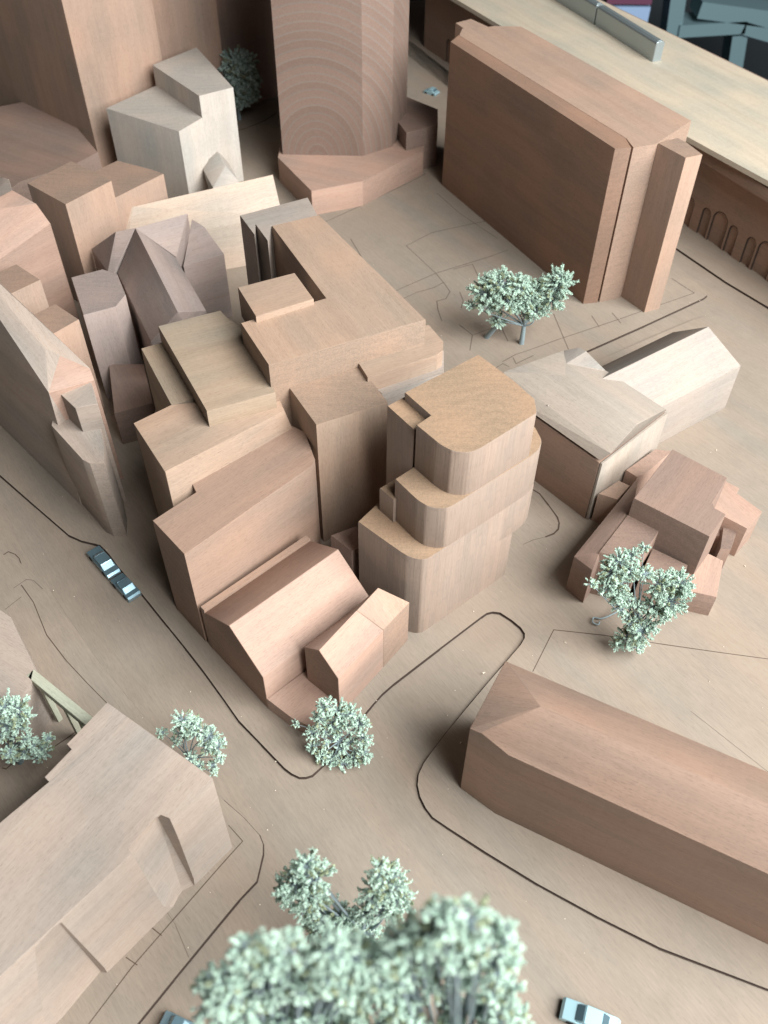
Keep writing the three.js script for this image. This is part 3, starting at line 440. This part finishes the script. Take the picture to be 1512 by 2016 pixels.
// ---------------------------------------------------------------- wire trees with pale foam leaves
const barkMat = new THREE.MeshStandardMaterial({ color: new THREE.Color().setRGB(0.22, 0.28, 0.30), roughness: 0.7 });
const leafMat = new THREE.MeshPhysicalMaterial({ vertexColors: true, roughness: 0.9, specularIntensity: 0.2 });
const unit = () => { const z = rr(-1, 1), a = rr(0, Math.PI * 2), r = Math.sqrt(1 - z * z); return V(r * Math.cos(a), z, r * Math.sin(a)); };
function tubeGeo(a, b, r0, r1, bend, sides = 5, seg = 4) {
  const mid = a.clone().lerp(b, 0.5).add(bend), c = new THREE.QuadraticBezierCurve3(a, mid, b), g = new THREE.TubeGeometry(c, seg, 1, sides, false), p = g.attributes.position, per = sides + 1;
  for (let i = 0; i <= seg; i++) { const q = c.getPoint(i / seg), r = r0 + (r1 - r0) * i / seg; for (let j = 0; j < per; j++) { const k = i * per + j; p.setXYZ(k, q.x + (p.getX(k) - q.x) * r, q.y + (p.getY(k) - q.y) * r, q.z + (p.getZ(k) - q.z) * r); } }
  return g;
}
const tetra = [[1, 1, 1], [-1, -1, 1], [-1, 1, -1], [1, -1, -1]], tf = [[0, 1, 3], [0, 2, 1], [0, 3, 2], [1, 2, 3]];
function tree(name, label, x, z, height, blobs, o2 = {}) {
  const o = thing(name, label, 'model tree', x, z, undefined, o2.y ?? 0), fork = V((o2.lean?.[0] ?? 0) / 1000, height * 0.42 / 1000, (o2.lean?.[1] ?? 0) / 1000), limbs = [], twigs = [], T = o2.trunk ?? 1.5;
  const trunk = [tubeGeo(V(0, -0.0005, 0), fork, T / 1000, T * 0.7 / 1000, V(rr(-0.6, 0.6) / 1000, 0, rr(-0.6, 0.6) / 1000), 9, 6)];
  if (o2.second) trunk.push(tubeGeo(V(o2.second[0] / 1000, -0.0005, o2.second[1] / 1000), fork.clone().add(V(o2.second[0] * 0.7 / 1000, 0.002, 0)), T / 1000, T * 0.7 / 1000, V(0, 0, 0), 9, 6));
  const pos = [], col = [], base = o2.color ?? [0.43, 0.565, 0.475], d = o2.flake ?? 0.34;
  if (o2.split) blobs = blobs.flatMap(([bx, by, bz, br]) => (br < 3.4 ? [[bx, by, bz, br]] : Array.from({ length: o2.split }, () => { const u = unit(), k = br * rr(0.45, 0.95), q = br * rr(0.32, 0.58); return [bx + u.x * k, Math.max(q, by + u.y * k * 0.8), bz + u.z * k, q]; })));
  for (const [bx, by, bz, br] of blobs) {
    const c = V(bx / 1000, by / 1000, bz / 1000), R = br * 1.2 / 1000;
    limbs.push(tubeGeo(fork, c, T * (o2.split ? 0.16 : 0.34) / 1000, T * 0.08 / 1000, unit().multiplyScalar(R * 0.9), 6, 8));
    const boughs = Math.max(5, Math.round(br * 12 * (o2.dense ?? 1)));
    for (let k = 0; k < boughs; k++) {
      const u = unit(); u.y = u.y * 0.8 + 0.12; const e = c.clone().addScaledVector(u, R * (0.35 + 0.62 * Math.sqrt(rnd())) * (rnd() < 0.12 ? 1.2 : 1));
      twigs.push(tubeGeo(c, e, 0.00022, 0.00009, unit().multiplyScalar(R * 0.18), 4, 3));
      const olive = rnd() < 0.13, cr = R * rr(0.07, 0.18), m = Math.round((o2.count ?? 48) * rr(0.7, 1.3) * Math.pow(cr / 0.0009, 1.7) * 0.75 + 6);
      for (let q = 0; q < m; q++) {
        const w = unit(), f = e.clone().addScaledVector(w, cr * 0.62 * Math.sqrt(rnd()) * rr(0.5, 1.3)).addScaledVector(u, cr * rr(-1.9, 1.9)), s = d * rr(0.45, 1.25) / 1000, t0 = rr(0, 6.28), t1 = rr(0, 6.28), ca = Math.cos(t0), sa = Math.sin(t0), cb = Math.cos(t1), sb = Math.sin(t1), sh = rr(0.82, 1.12), st = rr(0.7, 1.6);
        const vs = tetra.map((p0, pi) => { const p = pi ? p0 : [p0[0] * st * 1.5, p0[1] * st * 1.5, p0[2] * st * 1.5]; const X = p[0] * st * ca - p[2] * sa, Z = p[0] * st * sa + p[2] * ca, Y = p[1] * cb - Z * sb, Z2 = p[1] * sb + Z * cb; return [f.x + X * s * 0.6, f.y + Y * s * 0.6, f.z + Z2 * s * 0.6]; });
        const cc = base.map((v, i) => v * sh * (i === 0 ? rr(0.95, 1.06) : 1) * (olive ? [0.62, 0.55, 0.42][i] : 1));
        for (const t of tf) for (const i of t) { pos.push(...vs[i]); col.push(...cc); }
      }
      if (rnd() < 0.5) { const a = e.clone().addScaledVector(unit(), cr * 0.4), w = unit(); twigs.push(tubeGeo(a, a.clone().addScaledVector(w, cr * rr(0.8, 1.7)), 0.00008, 0.00004, unit().multiplyScalar(cr * 0.2), 3, 2)); }
    }
  }
  part('trunk', mergeGeometries(trunk), barkMat, o); part('limbs', mergeGeometries([...limbs, ...twigs]), barkMat, o);
  const g = new THREE.BufferGeometry(); g.setAttribute('position', new THREE.Float32BufferAttribute(pos, 3)); g.setAttribute('color', new THREE.Float32BufferAttribute(col, 3)); g.computeVertexNormals();
  part('crown', g, leafMat, o);
  return o;
}
tree('wire_tree', 'pale mint wire tree with two short trunks on the plaza before the tall slab', 89.6, -152.7, 34, [[-18.5,44.3,0,8.6], [-27.6,39.3,0,8.0], [-25.1,29.9,0,6.7], [-12.3,32,0,8.0], [-6.8,45.2,0,6.6], [-5.6,30.2,0,6.1], [5.2,37.1,-4,7.4], [4.6,26.5,0,7.4], [18,43.6,-3,8.1], [14.8,34.3,0,7.4], [19.2,48.5,-4,4.7], [-17,16.1,-2,4.8], [-36.3,29,0,3.0], [0.2,34.9,0,6.7], [-3.6,39.7,0,5.3]], { trunk: 1.9, second: [-22.8, -6.2], flake: 0.38 });
tree('wire_tree', 'pale mint wire tree with curling bare twigs in front of the house cluster', 120.2, 85.5, 34, [[-16.7,57.1,-6,4.2], [-19,52.4,-4,5.6], [-10.6,58.3,-8,3.7], [-5.9,61.9,-10,2.1], [-20.8,46.6,0,4.2], [-15.2,41.1,0,5.2], [-11.6,31.6,0,4.3], [-4.1,50.9,-4,3.3], [3.9,45,-3,6.2], [12.3,43.9,-4,5.8], [9.6,35.9,0,6.3], [4.1,31.9,0,5.4], [14.9,40.9,-2,3.9], [-4.9,11.6,3,5.0], [0.1,17.4,4,6.0], [5.6,18.7,2,3.5], [-8.9,6.7,4,3.0], [0.7,6.2,5,3.0], [-28.6,50.8,2,2.3], [-15.8,45.9,-2,4.7], [-11.7,52.6,-4,4.2], [-4,31.7,0,3.9], [8.9,25.5,1,3.5], [-5.9,22.5,2,3.9]], { trunk: 1.5 });
tree('wire_tree', 'round pale mint wire tree with an open centre at the tip of the middle block', -18.4, 142.3, 20, [[-5.2,30.5,-4,3.5], [0,27.3,-4,4.4], [5.3,27.1,-3,3.9], [9.2,22.3,-1,3.7], [10.7,14.1,1,3.6], [11.3,4.8,4,3.6], [7.3,2,5,3.4], [1.2,1.4,6,3.7], [-3.3,2.2,5,3.2], [-7.7,2.9,4,3.2], [-10.7,7.3,2,2.7], [-10.8,16.2,0,3.1], [-7.9,24.3,-2,3.1], [-2.3,20.2,-2,3.6], [3.6,20.8,-1,2.9], [-4.9,12.7,4,1.6], [-18.3,17.5,-3,1.6], [-0.9,14.2,0,2.5], [5.1,9.5,1,2.7], [-5.7,15.3,-1,2.2], [1.2,7.2,3,2.5]], { trunk: 1.2, count: 46 });
tree('wire_tree', 'pale mint wire tree half hidden by the roof edge of the dormer house', -81, 153.1, 26, [[0.9,37.6,-4,3.4], [3.1,34.5,-3,3.9], [-0.8,28.1,-3,3.1], [7,34.1,-1,3.9], [11.4,31.9,0,3.9], [13.9,25.2,1,3.5], [9.6,24.2,1,3.1], [14.3,19.4,3,2.4], [11.2,14.1,4,2.0], [2.3,19.1,3,2.7], [5.1,13,4,2.3], [10.7,9.6,5,2.0], [-10,25.4,-5,2.2], [-4.1,23.4,-2,2.0]], { trunk: 1.2, count: 46 });
tree('wire_tree', 'pale mint wire tree below the slim canopy beam at the left edge', -156.6, 149.4, 30, [[4,38.6,-4,5.0], [8.6,36.7,-4,5.0], [10.3,31.8,-4,3.2], [3,29.8,-2,5.1], [7.2,27.8,-2,3.7], [-0.4,23.6,0,3.8], [10.3,24.5,2,3.2], [12.2,21.9,4,3.3], [15.8,17.5,4,3.3], [19.4,24.8,2,2.3], [14.7,16.9,6,2.8], [8.5,18.4,5,2.8], [3,20.2,6,2.8], [3.6,16.3,7,1.9]], { trunk: 1.5, count: 46 });
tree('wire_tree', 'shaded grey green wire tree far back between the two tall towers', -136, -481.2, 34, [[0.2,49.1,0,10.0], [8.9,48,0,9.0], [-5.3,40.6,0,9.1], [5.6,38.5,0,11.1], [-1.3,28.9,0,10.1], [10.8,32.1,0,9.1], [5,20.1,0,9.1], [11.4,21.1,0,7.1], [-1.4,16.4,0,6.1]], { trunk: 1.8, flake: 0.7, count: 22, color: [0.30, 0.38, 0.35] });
tree('tall_tree', 'tall mint wire tree with three open tufts, behind the big trees at the bottom', -7.7, 226.6, 46, [[-2.5,21,0,5.7], [3,26.9,0,5.2], [-7.9,20.8,0,4.9], [-14.2,93.2,0,3.6], [-12.2,82.2,0,5.1], [-18,77.7,0,5.2], [-14.3,66.7,0,5.3], [-21.1,66.5,0,4.3], [-8.9,45.1,0,5.7], [-13.5,37.1,0,5.4], [-3.7,45.3,0,4.5], [-6.8,29.3,0,4.4], [7.3,87,0,3.7], [10.5,78.7,0,4.8], [6.6,69.7,0,4.9], [13.9,65.4,0,4.6], [9.9,55.8,0,4.8], [-16.9,54.8,0,3.7], [3.2,50.6,0,3.7], [-0.5,32.2,0,3.9], [-16.3,92.3,0,1.6], [-19.1,84.1,0,2.4], [-22.2,73.2,0,2.4], [7.8,93.1,0,2.0], [14.5,74.5,0,2.8]], { trunk: 2.4, y: -1.4, lean: [1, -3] });
tree('tall_tree', 'broad mint foam tree at the bottom edge, the one towards the dormer house', -30.7, 281.3, 70, [[4.7,189.7,0,4.5], [9.4,195.8,0,3.9], [12.6,193,0,4.0], [0,178.3,0,4.3], [4.7,173.4,0,5.5], [11,173.6,0,5.1], [16.4,182.3,0,3.8], [-0.6,158.1,0,5.3], [5.9,150.2,0,6.2], [14.4,158.8,0,4.7], [20.7,174.1,0,3.7], [21,155.1,0,4.8], [15.9,201.6,0,2.3], [8.2,201.3,0,2.1], [21.3,190.4,0,3.4], [25.7,184.3,0,3.1], [19,196.2,0,2.5], [12.7,204.2,0,1.9], [24.1,155.2,0,4.8], [23.1,201.9,0,3.2], [25.9,196.4,0,3.3], [19.6,180.8,0,3.8], [24.6,177.7,0,4.1]], { trunk: 2.6, y: -1.4, flake: 0.35, count: 58, split: 5 });
tree('tall_tree', 'broad mint foam tree at the bottom edge, the one towards the hipped house', 23.7, 280.8, 74, [[-13.9,215.8,0,3.5], [-9.4,213.6,0,3.2], [-16.7,205.9,0,3.1], [-11.3,200.8,0,4.6], [-6.1,203.7,0,3.8], [-1.9,192.6,0,3.6], [-3.1,211.4,0,1.4], [-2.3,203.8,0,1.7], [-5.6,183.2,0,4.8], [-11.9,179.7,0,4.9], [-18.7,188.9,0,3.4], [0.9,175.1,0,3.7], [-1.4,158.3,0,5.2], [-9.3,153.8,0,5.8], [-18,161.4,0,4.7], [-24.1,179.1,0,3.2], [-25.1,157.1,0,4.5], [4.5,152.4,0,3.9], [-21.6,200.4,0,2.9], [-28,172.1,0,3.3], [-22.3,188.8,0,3.4], [-19.1,203.2,0,2.4], [-25.9,188.6,0,2.6], [-15.1,208.5,0,2.7], [-29.3,156.9,0,4.8], [-24.1,194.7,0,3.3], [-27.6,197.4,0,2.9], [-20.3,175.9,0,4.3], [-20,205.8,0,2.6]], { trunk: 2.6, y: -1.4, flake: 0.35, count: 58, split: 5 });
// curled bare wire lying by the tree in front of the house cluster
{
  const o = thing('wire_curl', 'bent bare wire with a curled end lying beside the tree at the house cluster', 'wire', 108.6, 68.6);
  const c = new THREE.CatmullRomCurve3([V(0.012, 0.004, -0.004), V(0.006, 0.002, -0.001), V(-0.001, 0.0012, 0.0018), V(-0.0045, 0.001, 0.0012), V(-0.0052, 0.001, 0.0042), V(-0.0028, 0.001, 0.0052), V(-0.0018, 0.001, 0.0034)]);
  part('wire', new THREE.TubeGeometry(c, 40, 0.0004, 6), barkMat, o);
}

// ---------------------------------------------------------------- sawdust on everything
{
  const pos = [];
  for (let k = 0; k < 420; k++) {
    const x = rr(-0.2, 0.3), z = rr(-0.25, 0.24), y = 0.00015, s = rr(0.00012, 0.0004) * (rnd() < 0.12 ? 1.7 : 1), a = rr(0, 6.28), st = rr(0.6, 2), ca = Math.cos(a), sa = Math.sin(a);
    const vs = tetra.map((p) => [x + (p[0] * st * ca - p[2] * sa) * s * 0.5, y + (p[1] + 0.6) * s * 0.4, z + (p[0] * st * sa + p[2] * ca) * s * 0.5]);
    for (const t of tf) for (const i of t) pos.push(...vs[i]);
  }
  const g = new THREE.BufferGeometry(); g.setAttribute('position', new THREE.Float32BufferAttribute(pos, 3)); g.computeVertexNormals();
  const m = part('sawdust', g, new THREE.MeshStandardMaterial({ color: new THREE.Color().setRGB(0.66, 0.56, 0.46), roughness: 0.9 }));
  m.userData = { kind: 'stuff', label: 'tiny pale crumbs of sawdust scattered over the board', category: 'sawdust' };
}

// ---------------------------------------------------------------- blurred room corner behind the board
{
  const white = new THREE.MeshStandardMaterial({ color: new THREE.Color().setRGB(0.17, 0.27, 0.30), roughness: 0.5 }), dark = new THREE.MeshStandardMaterial({ color: new THREE.Color().setRGB(0.02, 0.028, 0.035), roughness: 0.7 });
  const Z = -1.35, fl = new THREE.BoxGeometry(6, 0.02, 4); fl.translate(0, -0.93, -1.2); structure('floor', fl, dark);
  const wl = new THREE.BoxGeometry(6, 3, 0.05); wl.translate(0, 0.3, Z - 0.35); structure('wall', wl, dark);
  const o = thing('bookshelf', 'blurred white shelf frame with dark gaps in the far corner of the room', 'shelf', 0, Z * 1000);
  const bar = (n, ax, ay, bx, by, t, d) => { ax /= 1000; ay /= 1000; bx /= 1000; by /= 1000; const l = Math.hypot(bx - ax, by - ay), g = new THREE.BoxGeometry(l, t, d); g.rotateZ(Math.atan2(by - ay, bx - ax)); g.translate((ax + bx) / 2, (ay + by) / 2, 0); part(n, g, white, o); };
  bar('upright', 481.9, -125.3, 499.7, -297.5, 0.026, 0.05);
  bar('upright', 607.1, -218.9, 632.3, -398.5, 0.026, 0.05);
  bar('upright', 36.4, -130.2, 39.5, -406, 0.022, 0.05);
  bar('upright', -731, -312.3, -751.1, -455.9, 0.024, 0.05);
  bar('shelf_board', 498.5, -211.9, 611.4, -204.1, 0.020, 0.06);
  bar('shelf_board', 607.2, -204.9, 747.6, -238.2, 0.020, 0.06);
  bar('shelf_board', 524.8, -177.6, 752.2, -202.5, 0.026, 0.06);
  bar('shelf_board', 53.9, -183, 97.3, -177.7, 0.03, 0.06);
  const b = thing('book', 'pale blue book lying on the blurred shelf', 'book', 399.1, -1330, undefined, -182);
  const bg = new THREE.BoxGeometry(0.075, 0.026, 0.05); part('cover', bg, new THREE.MeshStandardMaterial({ color: new THREE.Color().setRGB(0.35, 0.5, 0.75), roughness: 0.6 }), b);
  const b2 = new THREE.BoxGeometry(0.075, 0.02, 0.05); b2.translate(0, 0.027, 0); part('maroon_cover', b2, new THREE.MeshStandardMaterial({ color: new THREE.Color().setRGB(0.16, 0.05, 0.10), roughness: 0.6 }), b);
}
renderer.render(scene, camera);
